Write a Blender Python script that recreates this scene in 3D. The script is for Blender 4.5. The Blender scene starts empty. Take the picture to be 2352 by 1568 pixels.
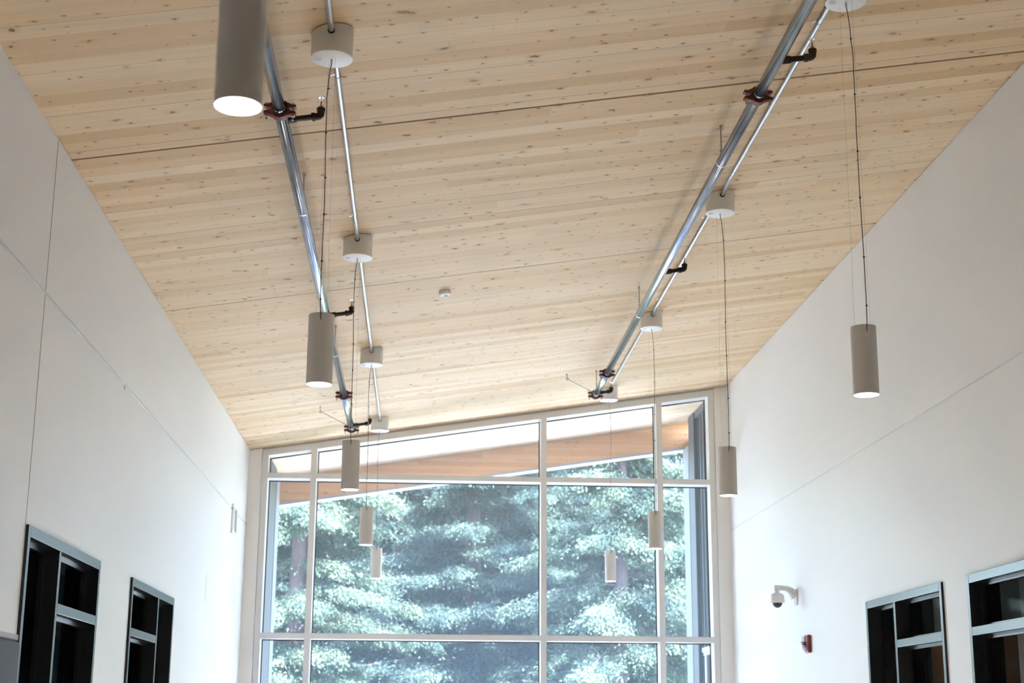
import bpy, bmesh, math, random
import numpy as np
from mathutils import Vector, Matrix

sc = bpy.context.scene
COL = sc.collection
PI = math.pi
EYE = 1.6                                   # eye height: measured heights below are above the eye

# ------------------------------------------------------------------ camera
F_PX, YAW, PITCH, ROLL = 3445.79, 0.0594, 0.24859, 0.00636
cp, sp, ct, st = math.cos(YAW), math.sin(YAW), math.cos(PITCH), math.sin(PITCH)
fwd = Vector((sp*ct, cp*ct, st)); r0 = Vector((cp, -sp, 0)); u0 = r0.cross(fwd)
rgt = math.cos(ROLL)*r0 + math.sin(ROLL)*u0
upv = -math.sin(ROLL)*r0 + math.cos(ROLL)*u0
cd = bpy.data.cameras.new('camera'); cam = bpy.data.objects.new('camera', cd); COL.objects.link(cam)
cam.matrix_world = Matrix(((rgt.x, upv.x, -fwd.x, 0), (rgt.y, upv.y, -fwd.y, 0), (rgt.z, upv.z, -fwd.z, EYE), (0, 0, 0, 1)))
cd.sensor_fit = 'HORIZONTAL'; cd.sensor_width = 36.0; cd.lens = F_PX/2352*36
cd.clip_start = 0.05; cd.clip_end = 500
cd.dof.use_dof = True; cd.dof.focus_distance = 7.5; cd.dof.aperture_fstop = 4.5
sc.camera = cam

# ------------------------------------------------------------------ sky, sun, exposure
SUN_DIR = Vector((-0.40, 0.50, -0.77)).normalized()
w = bpy.data.worlds.new('world'); sc.world = w; w.use_nodes = True
nt = w.node_tree; nt.nodes.clear()
wo = nt.nodes.new('ShaderNodeOutputWorld'); bg = nt.nodes.new('ShaderNodeBackground')
sky = nt.nodes.new('ShaderNodeTexSky'); sky.sky_type = 'NISHITA'; sky.sun_disc = False
sky.sun_elevation = math.asin(-SUN_DIR.z); sky.sun_rotation = math.atan2(-SUN_DIR.x, -SUN_DIR.y)
sky.air_density = 1.0; sky.dust_density = 1.6; sky.ozone_density = 1.0
nt.links.new(sky.outputs[0], bg.inputs[0]); nt.links.new(bg.outputs[0], wo.inputs[0])
bg.inputs[1].default_value = 0.17
sl = bpy.data.lights.new('sun', 'SUN'); sl.energy = 3.7; sl.angle = 0.0093; sl.color = (1.0, 0.985, 0.97)
sun = bpy.data.objects.new('sun', sl); COL.objects.link(sun)
sun.rotation_euler = SUN_DIR.to_track_quat('-Z', 'Y').to_euler(); sun.location = (6, -6, 14)
sc.view_settings.view_transform = 'Standard'; sc.view_settings.look = 'None'
sc.view_settings.gamma = 1.0; sc.view_settings.use_curve_mapping = False
sc.view_settings.exposure = 4.44
cy = sc.cycles
cy.use_denoising = True; cy.max_bounces = 9; cy.diffuse_bounces = 6; cy.glossy_bounces = 4
cy.transmission_bounces = 4; cy.transparent_max_bounces = 12
cy.caustics_reflective = False; cy.caustics_refractive = False
cy.sample_clamp_indirect = 6.0; cy.use_adaptive_sampling = True; cy.adaptive_threshold = 0.02

# ------------------------------------------------------------------ room measures
XL, XR = -1.672, 3.0                        # inner faces of the long walls
YE = 14.445                                 # room face of the window wall mullions
YB = -3.0                                   # back wall
C0, SL = 2.7995 + EYE, 0.15456              # ceiling height at x = 0 and its rise per metre of x
def ceil_z(x): return C0 + SL*x

# ------------------------------------------------------------------ materials
def new_mat(name):
    m = bpy.data.materials.new(name); m.use_nodes = True
    n = m.node_tree; b = n.nodes['Principled BSDF']
    return m, n, b
def mat(name, col, rough=0.5, metal=0.0, spec=0.5, var=0.0, vscale=8.0, bump=0.0, bscale=60.0, vstretch=(1, 1, 1)):
    m, n, b = new_mat(name)
    b.inputs['Roughness'].default_value = rough; b.inputs['Metallic'].default_value = metal
    b.inputs['Specular IOR Level'].default_value = spec
    tc = n.nodes.new('ShaderNodeTexCoord'); mp = n.nodes.new('ShaderNodeMapping'); mp.inputs['Scale'].default_value = vstretch
    n.links.new(tc.outputs['Object'], mp.inputs[0])
    nz = n.nodes.new('ShaderNodeTexNoise'); nz.inputs['Scale'].default_value = vscale; nz.inputs['Detail'].default_value = 4
    n.links.new(mp.outputs[0], nz.inputs['Vector'])
    mx = n.nodes.new('ShaderNodeMix'); mx.data_type = 'RGBA'
    mx.inputs['A'].default_value = (*[c*(1-var) for c in col], 1); mx.inputs['B'].default_value = (*[min(1, c*(1+var)) for c in col], 1)
    n.links.new(nz.outputs['Fac'], mx.inputs['Factor']); n.links.new(mx.outputs['Result'], b.inputs['Base Color'])
    if bump:
        n2 = n.nodes.new('ShaderNodeTexNoise'); n2.inputs['Scale'].default_value = bscale; n.links.new(tc.outputs['Object'], n2.inputs['Vector'])
        bp = n.nodes.new('ShaderNodeBump'); bp.inputs['Strength'].default_value = bump; bp.inputs['Distance'].default_value = 0.002
        n.links.new(n2.outputs['Fac'], bp.inputs['Height']); n.links.new(bp.outputs[0], b.inputs['Normal'])
    return m
def emit_mat(name, col, strength):
    m, n, b = new_mat(name)
    b.inputs['Base Color'].default_value = (0.9, 0.9, 0.9, 1)
    b.inputs['Emission Color'].default_value = (*col, 1); b.inputs['Emission Strength'].default_value = strength
    return m
def glass_mat(name, tint=(0.935, 0.955, 0.985), refl=1.0, ior=1.5, glare_veil=0.0):
    m = bpy.data.materials.new(name); m.use_nodes = True; n = m.node_tree; n.nodes.clear()
    o = n.nodes.new('ShaderNodeOutputMaterial'); t = n.nodes.new('ShaderNodeBsdfTransparent'); t.inputs[0].default_value = (*tint, 1)
    g = n.nodes.new('ShaderNodeBsdfGlossy'); g.inputs['Roughness'].default_value = 0.0; g.inputs[0].default_value = (refl, refl, refl, 1)
    fr = n.nodes.new('ShaderNodeFresnel'); fr.inputs[0].default_value = ior
    mx = n.nodes.new('ShaderNodeMixShader')
    ge = n.nodes.new('ShaderNodeNewGeometry'); inv = n.nodes.new('ShaderNodeMath'); inv.operation = 'SUBTRACT'; inv.inputs[0].default_value = 1.0
    n.links.new(ge.outputs['Backfacing'], inv.inputs[1])          # the pane mirrors on the face a ray meets first
    mu = n.nodes.new('ShaderNodeMath'); mu.operation = 'MULTIPLY'; n.links.new(fr.outputs[0], mu.inputs[0]); n.links.new(inv.outputs[0], mu.inputs[1])
    n.links.new(mu.outputs[0], mx.inputs[0]); n.links.new(t.outputs[0], mx.inputs[1]); n.links.new(g.outputs[0], mx.inputs[2])
    if glare_veil:                                  # veiling glare put into the pane as a milky bluish tint
        tl = n.nodes.new('ShaderNodeBsdfTranslucent'); tl.inputs[0].default_value = (0.80, 0.90, 1.0, 1)
        m2 = n.nodes.new('ShaderNodeMixShader'); m2.inputs[0].default_value = glare_veil
        n.links.new(mx.outputs[0], m2.inputs[1]); n.links.new(tl.outputs[0], m2.inputs[2]); n.links.new(m2.outputs[0], o.inputs[0])
    else: n.links.new(mx.outputs[0], o.inputs[0])
    return m

def wood_boards(name, cols, board, seg, knot_amt, knot_col, grain=0.10, seam=0.85, rough=0.62, swap=False, seam_w=0.0034):
    """Boards lie along x, side by side along y (object coordinates); knots and grain belong to the wood."""
    m, n, b = new_mat(name); N = n.nodes.new; L = n.links.new
    def math_(op, a, bb=None, clamp=False):
        q = N('ShaderNodeMath'); q.operation = op; q.use_clamp = clamp
        for i, v in enumerate((a, bb)):
            if v is None: continue
            if isinstance(v, (int, float)): q.inputs[i].default_value = v
            else: L(v, q.inputs[i])
        return q.outputs[0]
    def smooth(v, lo, hi, a=0.0, bb=1.0):
        q = N('ShaderNodeMapRange'); q.interpolation_type = 'SMOOTHSTEP'
        L(v, q.inputs['Value'])
        for k, x in (('From Min', lo), ('From Max', hi), ('To Min', a), ('To Max', bb)):
            if isinstance(x, (int, float)): q.inputs[k].default_value = x
            else: L(x, q.inputs[k])
        return q.outputs[0]
    def comb(x, y, z=0.0):
        q = N('ShaderNodeCombineXYZ')
        for i, v in enumerate((x, y, z)):
            if isinstance(v, (int, float)): q.inputs[i].default_value = v
            else: L(v, q.inputs[i])
        return q.outputs[0]
    tc = N('ShaderNodeTexCoord'); sx = N('ShaderNodeSeparateXYZ'); L(tc.outputs['Object'], sx.inputs[0])
    x, y = sx.outputs['X'], (sx.outputs['Z'] if swap else sx.outputs['Y'])
    v = math_('DIVIDE', y, board); row = math_('FLOOR', v); fv = math_('FRACT', v)
    wr = N('ShaderNodeTexWhiteNoise'); wr.noise_dimensions = '1D'; L(row, wr.inputs['W'])
    rnd = wr.outputs['Value']
    us = math_('ADD', math_('DIVIDE', x, seg), math_('MULTIPLY', rnd, 7.31)); useg = math_('FLOOR', us)
    ws = N('ShaderNodeTexWhiteNoise'); ws.noise_dimensions = '2D'; L(comb(useg, row), ws.inputs['Vector'])
    # board tint
    tint = N('ShaderNodeValToRGB'); L(math_('ADD', math_('MULTIPLY', rnd, 0.65), math_('MULTIPLY', ws.outputs['Value'], 0.35)), tint.inputs[0])
    tint.color_ramp.elements[0].color = (*cols[0], 1); tint.color_ramp.elements[1].color = (*cols[-1], 1)
    for i, c in enumerate(cols[1:-1]):
        e = tint.color_ramp.elements.new((i+1)/(len(cols)-1)); e.color = (*c, 1)
    # grain
    off = math_('MULTIPLY', ws.outputs['Value'], 37.0)
    g1 = N('ShaderNodeTexNoise'); g1.inputs['Scale'].default_value = 1.0; g1.inputs['Detail'].default_value = 5; g1.inputs['Roughness'].default_value = 0.6
    L(comb(math_('MULTIPLY', x, 1.4), math_('MULTIPLY', y, 55.0), off), g1.inputs['Vector'])
    g2 = N('ShaderNodeTexNoise'); g2.inputs['Scale'].default_value = 1.0; g2.inputs['Detail'].default_value = 3
    L(comb(math_('MULTIPLY', x, 1.1), math_('MULTIPLY', y, 12.0), off), g2.inputs['Vector'])
    gr = math_('ADD', math_('MULTIPLY', math_('SUBTRACT', g1.outputs['Fac'], 0.5), grain*2.2), math_('MULTIPLY', math_('SUBTRACT', g2.outputs['Fac'], 0.5), grain*2.4))
    bright = math_('ADD', gr, 1.0)
    mul = N('ShaderNodeMix'); mul.data_type = 'RGBA'; mul.blend_type = 'MULTIPLY'; mul.inputs['Factor'].default_value = 1.0
    L(tint.outputs[0], mul.inputs['A']); L(comb(bright, bright, bright), mul.inputs['B'])
    colr = mul.outputs['Result']
    # knots: two sizes
    wob = N('ShaderNodeTexNoise'); wob.inputs['Scale'].default_value = 22.0; L(tc.outputs['Object'], wob.inputs['Vector'])
    wv = math_('MULTIPLY', math_('SUBTRACT', wob.outputs['Fac'], 0.5), 0.22)
    for k, (sx_, sy_, rad, prob, dark) in enumerate(((3.4, 5.2, 0.050, 0.66*knot_amt, 1.0), (7.5, 10.5, 0.064, 0.66*knot_amt, 0.95), (2.0, 3.4, 0.036, 0.55*knot_amt, 0.75))):
        vo = N('ShaderNodeTexVoronoi'); vo.voronoi_dimensions = '2D'; vo.inputs['Scale'].default_value = 1.0; vo.inputs['Randomness'].default_value = 1.0
        L(comb(math_('ADD', math_('MULTIPLY', x, sx_), math_('ADD', wv, 13.7*k)), math_('ADD', math_('MULTIPLY', y, sy_), wv)), vo.inputs['Vector'])
        cs = N('ShaderNodeSeparateColor'); L(vo.outputs['Color'], cs.inputs[0])
        has = math_('LESS_THAN', cs.outputs['Red'], prob)
        size = math_('MULTIPLY', math_('ADD', math_('MULTIPLY', math_('POWER', cs.outputs['Green'], 1.5), 1.25), 0.36), rad)
        core = math_('MULTIPLY', smooth(vo.outputs['Distance'], math_('MULTIPLY', size, 0.55), size, 1.0, 0.0), has)
        halo = math_('MULTIPLY', smooth(vo.outputs['Distance'], size, math_('MULTIPLY', size, 2.6), 1.0, 0.0), has)
        ha = N('ShaderNodeMix'); ha.data_type = 'RGBA'; L(math_('MULTIPLY', halo, 0.22), ha.inputs['Factor']); L(colr, ha.inputs['A']); ha.inputs['B'].default_value = (*[c*1.9 for c in knot_col], 1)
        kn = N('ShaderNodeMix'); kn.data_type = 'RGBA'
        L(math_('MULTIPLY', core, math_('MULTIPLY', math_('ADD', math_('MULTIPLY', cs.outputs['Blue'], 0.5), 0.5), dark)), kn.inputs['Factor'])
        L(ha.outputs['Result'], kn.inputs['A']); kn.inputs['B'].default_value = (*knot_col, 1); colr = kn.outputs['Result']
    # seams between boards and the few butt joints
    edge = math_('MULTIPLY', math_('MINIMUM', fv, math_('SUBTRACT', 1.0, fv)), board)
    nxt = N('ShaderNodeTexWhiteNoise'); nxt.noise_dimensions = '1D'; L(math_('FLOOR', math_('ADD', v, 0.5)), nxt.inputs['W'])
    depth = math_('ADD', math_('MULTIPLY', math_('POWER', nxt.outputs['Value'], 5.0), seam), 0.08)
    sm = math_('MULTIPLY', smooth(edge, seam_w*0.3, seam_w, 1.0, 0.0), depth)
    fu = math_('FRACT', us); eu = math_('MULTIPLY', math_('MINIMUM', fu, math_('SUBTRACT', 1.0, fu)), seg)
    sm2 = math_('MAXIMUM', sm, math_('MULTIPLY', smooth(eu, 0.0006, 0.0022, 1.0, 0.0), 0.08))
    fin = N('ShaderNodeMix'); fin.data_type = 'RGBA'; L(sm2, fin.inputs['Factor']); L(colr, fin.inputs['A']); fin.inputs['B'].default_value = (*[c*0.8 for c in knot_col], 1)
    L(fin.outputs['Result'], b.inputs['Base Color'])
    b.inputs['Roughness'].default_value = rough; b.inputs['Specular IOR Level'].default_value = 0.3
    return m

M = {}
M['wall'] = mat('painted_wall', (0.82, 0.825, 0.835), 0.45, spec=0.4, var=0.02, vscale=1.3, bump=0.06, bscale=120)
M['reveal'] = mat('reveal_metal', (0.62, 0.64, 0.67), 0.35, metal=0.3, var=0.03)
M['joint'] = mat('dark_joint', (0.30, 0.24, 0.20), 0.8)
M['floor'] = mat('pale_sealed_floor', (0.68, 0.66, 0.63), 0.4, var=0.05, vscale=2)
M['clt'] = wood_boards('whitewashed_timber', [(0.63, 0.43, 0.225), (0.75, 0.555, 0.335), (0.79, 0.62, 0.41), (0.68, 0.485, 0.275)], 0.107, 2.3, 1.0, (0.24, 0.125, 0.055))
M['spline'] = mat('timber_spline', (0.25, 0.115, 0.04), 0.8, var=0.2, vscale=6)
M['glulam'] = wood_boards('orange_glulam', [(0.74, 0.42, 0.215), (0.80, 0.48, 0.26), (0.70, 0.375, 0.18), (0.84, 0.60, 0.37)], 0.045, 1.6, 0.7, (0.34, 0.13, 0.05), swap=True, seam=0.12)
M['frame'] = mat('painted_mullion', (0.70, 0.68, 0.65), 0.4, var=0.01)
M['gasket'] = mat('dark_gasket', (0.03, 0.035, 0.035), 0.7)
M['post'] = mat('painted_post', (0.82, 0.79, 0.75), 0.5, var=0.01)
M['glass'] = glass_mat('window_glass', glare_veil=0.030)
M['glass_dark'] = glass_mat('interior_glass', (0.96, 0.97, 0.97), refl=0.04)
M['steel_frame'] = mat('black_satin_frame', (0.018, 0.021, 0.025), 0.26, spec=0.85, var=0.05)
M['steel_stop'] = mat('black_satin_stop', (0.018, 0.020, 0.022), 0.22, spec=0.8, var=0.02)
M['frame_edge'] = mat('frame_edge', (0.02, 0.02, 0.025), 0.7)
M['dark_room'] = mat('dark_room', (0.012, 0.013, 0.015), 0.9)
M['white_metal'] = mat('white_enamel', (0.76, 0.74, 0.71), 0.42, var=0.01)
M['white_cap'] = mat('white_canopy_plate', (0.90, 0.89, 0.87), 0.45)
M['lens'] = emit_mat('lit_lens', (1.0, 0.95, 0.90), 0.40)
M['cord'] = mat('clear_cord', (0.27, 0.21, 0.17), 0.4, var=0.1)
M['tie'] = mat('black_tie', (0.012, 0.012, 0.012), 0.6)
M['wire'] = mat('thin_steel_wire', (0.32, 0.28, 0.24), 0.4, metal=0.6)
M['galv'] = mat('galvanised_pipe', (0.30, 0.315, 0.345), 0.17, metal=0.92, var=0.6, vscale=22, vstretch=(1, 0.25, 1), bump=0.05, bscale=40)
M['emt'] = mat('bright_conduit', (0.50, 0.50, 0.49), 0.30, metal=0.9, var=0.06, vscale=20)
M['zinc'] = mat('zinc_rod', (0.50, 0.49, 0.47), 0.35, metal=0.85, var=0.1)
M['coupling'] = mat('red_oxide_paint', (0.17, 0.030, 0.018), 0.5, spec=0.3, var=0.12, vscale=30)
M['rubber'] = mat('black_rubber', (0.010, 0.010, 0.010), 0.7)
M['black_iron'] = mat('black_iron', (0.045, 0.032, 0.022), 0.30, metal=0.55, var=0.3, vscale=25)
M['brass'] = mat('brass_head', (0.36, 0.24, 0.12), 0.35, metal=0.8)
M['chrome'] = mat('chrome_deflector', (0.85, 0.85, 0.86), 0.18, metal=1.0)
M['red_bulb'] = mat('red_bulb', (0.30, 0.02, 0.01), 0.3)
M['plastic'] = mat('white_plastic', (0.80, 0.80, 0.80), 0.4)
M['plastic_grey'] = mat('grey_plastic', (0.60, 0.58, 0.54), 0.45)
M['smoked'] = mat('smoked_dome', (0.02, 0.02, 0.03), 0.08)
M['alarm_red'] = mat('alarm_red', (0.22, 0.018, 0.022), 0.35)
M['letter'] = mat('pale_letters', (0.55, 0.42, 0.42), 0.6)
M['clear'] = glass_mat('clear_plastic', (0.88, 0.86, 0.90), refl=1.0)
M['vent_grey'] = mat('vent_grey', (0.50, 0.49, 0.48), 0.5)
M['cab_grey'] = mat('grey_cabinet', (0.042, 0.040, 0.041), 0.5, var=0.04)
M['cab_top'] = mat('light_cabinet_top', (0.60, 0.62, 0.66), 0.5)
M['cab_edge'] = mat('brown_edge_band', (0.10, 0.07, 0.045), 0.6)
M['brown_wood'] = mat('brown_wood', (0.22, 0.11, 0.05), 0.5, var=0.15, vscale=5, vstretch=(8, 8, 0.6))
M['carton'] = mat('grey_carton', (0.26, 0.28, 0.28), 0.7)
M['fin'] = mat('grey_cladding', (0.055, 0.058, 0.058), 0.6, var=0.03)
M['fin_white'] = mat('pale_trim', (0.21, 0.215, 0.225), 0.5)
M['corr'] = mat('corrugated_metal', (0.055, 0.064, 0.066), 0.30, metal=0.4, var=0.04)
M['flashing'] = mat('white_flashing', (0.45, 0.45, 0.46), 0.5)
M['grey_trim'] = mat('grey_trim', (0.065, 0.068, 0.065), 0.5)
M['concrete'] = mat('pale_concrete', (0.49, 0.50, 0.53), 0.8, var=0.08, vscale=3)
M['grass'] = mat('lawn', (0.10, 0.16, 0.05), 0.9, var=0.3, vscale=4)
M['bark'] = mat('bark', (0.062, 0.048, 0.052), 0.9, var=0.35, vscale=5, vstretch=(3, 3, 0.6))

def leaf_mat(name, c1, c2):
    m = bpy.data.materials.new(name); m.use_nodes = True; n = m.node_tree; n.nodes.clear(); L = n.links.new
    o = n.nodes.new('ShaderNodeOutputMaterial'); d = n.nodes.new('ShaderNodeBsdfDiffuse'); t = n.nodes.new('ShaderNodeBsdfTranslucent')
    tc = n.nodes.new('ShaderNodeTexCoord'); nz = n.nodes.new('ShaderNodeTexNoise'); nz.inputs['Scale'].default_value = 1.6; nz.inputs['Detail'].default_value = 5
    L(tc.outputs['Object'], nz.inputs['Vector'])
    mx = n.nodes.new('ShaderNodeMix'); mx.data_type = 'RGBA'; mx.inputs['A'].default_value = (*c1, 1); mx.inputs['B'].default_value = (*c2, 1)
    r = n.nodes.new('ShaderNodeMapRange'); r.inputs['From Min'].default_value = 0.35; r.inputs['From Max'].default_value = 0.65
    L(nz.outputs['Fac'], r.inputs['Value']); L(r.outputs[0], mx.inputs['Factor'])
    L(mx.outputs['Result'], d.inputs[0]); L(mx.outputs['Result'], t.inputs[0])
    ms = n.nodes.new('ShaderNodeMixShader'); ms.inputs[0].default_value = 0.35
    L(d.outputs[0], ms.inputs[1]); L(t.outputs[0], ms.inputs[2]); L(ms.outputs[0], o.inputs[0])
    return m
M['leaf0'] = leaf_mat('bright_needles', (0.043, 0.070, 0.062), (0.112, 0.156, 0.112))
M['leaf1'] = leaf_mat('dark_needles', (0.034, 0.057, 0.062), (0.074, 0.108, 0.090))
M['leaf2'] = leaf_mat('pale_needles', (0.043, 0.070, 0.064), (0.108, 0.152, 0.116))

# ------------------------------------------------------------------ mesh helpers
class MB:
    """Collects shapes into ONE mesh object."""
    def __init__(s): s.bm = bmesh.new()
    def box(s, a, b, mtx=None):
        r = bmesh.ops.create_cube(s.bm, size=1.0)
        c = [(a[i]+b[i])/2 for i in range(3)]; d = [abs(b[i]-a[i]) for i in range(3)]
        for v in r['verts']:
            v.co = Vector((v.co.x*d[0]+c[0], v.co.y*d[1]+c[1], v.co.z*d[2]+c[2]))
            if mtx: v.co = mtx @ v.co
        return s
    def prism(s, pts, vec):
        """closed prism: polygon pts pushed by vec"""
        vec = Vector(vec); a = [s.bm.verts.new(p) for p in pts]; b = [s.bm.verts.new(Vector(p)+vec) for p in pts]
        s.bm.faces.new(a[::-1]); s.bm.faces.new(b); n = len(pts)
        for i in range(n): s.bm.faces.new((a[i], a[(i+1) % n], b[(i+1) % n], b[i]))
        return s
    def tube(s, pts, r, seg=12, caps=True):
        """tube through pts; r a number or a list"""
        pts = [Vector(p) for p in pts]; rs = r if isinstance(r, (list, tuple)) else [r]*len(pts)
        rings = []; ref = None
        for i, p in enumerate(pts):
            d = (pts[min(i+1, len(pts)-1)]-pts[max(i-1, 0)]).normalized()
            if ref is None:
                ref = Vector((0, 0, 1)) if abs(d.z) < 0.9 else Vector((0, 1, 0))
            u = (ref - d*ref.dot(d)).normalized(); v = d.cross(u); ref = u
            rings.append([s.bm.verts.new(p + (u*math.cos(2*PI*k/seg)+v*math.sin(2*PI*k/seg))*rs[i]) for k in range(seg)])
        for a, b in zip(rings, rings[1:]):
            for k in range(seg): s.bm.faces.new((a[k], a[(k+1) % seg], b[(k+1) % seg], b[k]))
        if caps: s.bm.faces.new(rings[0][::-1]); s.bm.faces.new(rings[-1])
        return s
    def lathe(s, prof, seg=32, mtx=None, close=False):
        """profile [(r, z)] spun about z; r = 0 closes to a point"""
        rings = []
        for r, z in prof:
            if r < 1e-6: rings.append([s.bm.verts.new((0, 0, z))])
            else: rings.append([s.bm.verts.new((r*math.cos(2*PI*k/seg), r*math.sin(2*PI*k/seg), z)) for k in range(seg)])
        prs = list(zip(rings, rings[1:])) + ([(rings[-1], rings[0])] if close else [])
        for a, b in prs:
            if len(a) == 1 and len(b) == 1: continue
            for k in range(seg):
                k2 = (k+1) % seg
                if len(a) == 1: s.bm.faces.new((a[0], b[k2], b[k]))
                elif len(b) == 1: s.bm.faces.new((a[k], a[k2], b[0]))
                else: s.bm.faces.new((a[k], a[k2], b[k2], b[k]))
        if mtx:
            for rg in rings:
                for v in rg: v.co = mtx @ v.co
        return s
    def build(s, name, m, parent=None, bevel=0.0, smooth=None, loc=None):
        bmesh.ops.recalc_face_normals(s.bm, faces=s.bm.faces)
        me = bpy.data.meshes.new(name); s.bm.to_mesh(me); s.bm.free()
        if smooth is not None:
            for p in me.polygons: p.use_smooth = True
            me.set_sharp_from_angle(angle=math.radians(smooth))
        for mm in (m if isinstance(m, (list, tuple)) else [m]): me.materials.append(mm)
        o = bpy.data.objects.new(name, me); COL.objects.link(o)
        if parent: o.parent = parent
        if loc is not None: o.location = loc
        if bevel:
            bv = o.modifiers.new('bevel', 'BEVEL'); bv.width = bevel; bv.segments = 2; bv.limit_method = 'ANGLE'
        return o
def tag(o, label=None, cat=None, group=None, kind=None):
    if label: o['label'] = label
    if cat: o['category'] = cat
    if group: o['group'] = group
    if kind: o['kind'] = kind
    return o
def empty(name, loc=(0, 0, 0), rz=0.0):
    o = bpy.data.objects.new(name, None); COL.objects.link(o); o.location = loc; o.rotation_euler = (0, 0, rz); o.empty_display_size = 0.1
    return o
def copy_tree(o, parent=None):
    c = o.copy(); COL.objects.link(c); c.parent = parent
    for ch in list(o.children): copy_tree(ch, c)
    return c
def struct(o, label=None): return tag(o, label, None, None, 'structure')
def RX(a): return Matrix.Rotation(a, 4, 'X')
def RY(a): return Matrix.Rotation(a, 4, 'Y')
def RZ(a): return Matrix.Rotation(a, 4, 'Z')
def T(*v): return Matrix.Translation(v)

# ================================================================== SETTING
YO = 16.62                                   # outer edge of the roof overhang
m_ = MB(); m_.box((XL-0.3, YB-0.2, -0.15), (XR+0.3, YE+0.2, 0)); struct(m_.build('floor', M['floor']))

# --- ceiling: timber panels side by side with open joints, running out over the overhang
def roof_poly(x0, x1, y, t0, t1): return [(x0, y, ceil_z(x0)+t0), (x1, y, ceil_z(x1)+t0), (x1, y, ceil_z(x1)+t1), (x0, y, ceil_z(x0)+t1)]
X0, X1 = XL-0.30, XR+0.30
joints = [(4.047, 0.010), (6.722, 0.020), (9.398, 0.010), (12.073, 0.007)]
m_ = MB(); y = YB-0.2
for yj, wj in joints + [(YO, 0)]:
    m_.prism(roof_poly(X0, X1, y, 0, 0.30), (0, yj-wj/2-y, 0)); y = yj+wj/2
ceil_ob = struct(m_.build('ceiling', M['clt']))
m_ = MB()
for yj, wj in joints: m_.prism(roof_poly(X0+0.02, X1-0.02, yj-wj/2+0.0005, 0.0008, 0.25), (0, wj-0.001, 0))
m_.build('joint_spline', M['spline'], ceil_ob)

# --- long walls, cut for the interior windows (z in world)
ZH = 0.80 + EYE; ZS = 0.85                   # head and sill of the interior windows
wl = [(6.462, 7.962), (8.862, 10.395)]
wr = [(6.635, 8.135), (8.540, 10.045)]
CLER = None
def long_wall(name, x0, x1, opens, clere=None):
    m_ = MB(); y = YB-0.2
    top = min(ceil_z(x0), ceil_z(x1))
    for a, b in opens:
        m_.box((x0, a, 0), (x1, b, ZS))
    yy = YB-0.2
    def slab(y0, y1, z0):
        # full column from z0 to the sloping ceiling
        m_.prism([(x0, y0, z0), (x1, y0, z0), (x1, y0, ceil_z(x1)-0.004), (x0, y0, ceil_z(x0)-0.004)], (0, y1-y0, 0))
    cuts = []
    if clere: cuts.append(('c',) + clere)
    ys = sorted(set([YB-0.2, YE+0.20] + [v for ab in opens for v in ab] + ([clere[0], clere[1]] if clere else [])))
    for a, b in zip(ys, ys[1:]):
        mid = (a+b)/2
        if any(p < mid < q for p, q in opens): slab(a, b, ZH)
        elif clere and clere[0] < mid < clere[1]:
            m_.box((x0, a, 0), (x1, b, clere[2])); slab(a, b, clere[3])
        else: slab(a, b, 0)
    bmesh.ops.remove_doubles(m_.bm, verts=m_.bm.verts, dist=1e-5)
    return struct(m_.build(name, M['wall']))
long_wall('wall_left', XL-0.16, XL, wl)
long_wall('wall_right', XR, XR+0.16, wr, CLER)
m_ = MB(); m_.prism([(XL, YB, 0), (XR, YB, 0), (XR, YB, ceil_z(XR)), (XL, YB, ceil_z(XL))], (0, -0.2, 0)); struct(m_.build('wall_back', M['wall']))

# --- reveals (thin metal strips) in the walls
ZJ = 1.815 + EYE
m_ = MB(); m_.box((XL-0.002, YB, ZJ-0.007), (XL+0.004, 13.29, ZJ+0.007)); struct(m_.build('trim_1', M['reveal']))
m_ = MB(); m_.box((XL-0.002, 13.60, ZJ-0.004), (XL+0.003, YE-0.02, ZJ+0.004)); struct(m_.build('trim_2', M['reveal']))
m_ = MB(); m_.box((XR-0.002, YB, ZJ+0.000), (XR+0.002, YE, ZJ+0.010)); struct(m_.build('trim_3', M['reveal']))
m_ = MB(); m_.box((XL-0.002, 6.449, ZH), (XL+0.0012, 6.453, ceil_z(XL)-0.01)); struct(m_.build('trim_4', M['joint']))
m_ = MB(); m_.box((XL-0.002, 13.255, ZJ-0.010), (XL+0.006, 13.30, ZJ+0.004)); struct(m_.build('trim_5', M['gasket']))
m_ = MB(); m_.box((XL-0.002, 14.30, ZJ-0.008), (XL+0.004, 14.43, ZJ+0.008)); struct(m_.build('trim_6', M['vent_grey']))
m_ = MB(); m_.box((XL-0.002, 8.285, ZJ-0.030), (XL+0.005, 8.305, ZJ+0.006)); struct(m_.build('trim_7', M['reveal']))

# --- corner posts beside the window wall
JL0, JL1 = -1.548, -1.491                    # left jamb
JR0, JR1 = 2.810, 2.868                      # right jamb
def post(name, x0, x1, ya):
    m_ = MB(); m_.prism([(x0, ya, 0), (x1, ya, 0), (x1, ya, ceil_z(x1)-0.006), (x0, ya, ceil_z(x0)-0.006)], (0, 0.35, 0))
    return struct(m_.build(name, M['post']))
post('trim_8', XL+0.001, JL0-0.003, YE-0.012)
post('trim_9', JR1+0.003, XR-0.001, YE-0.012)

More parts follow.
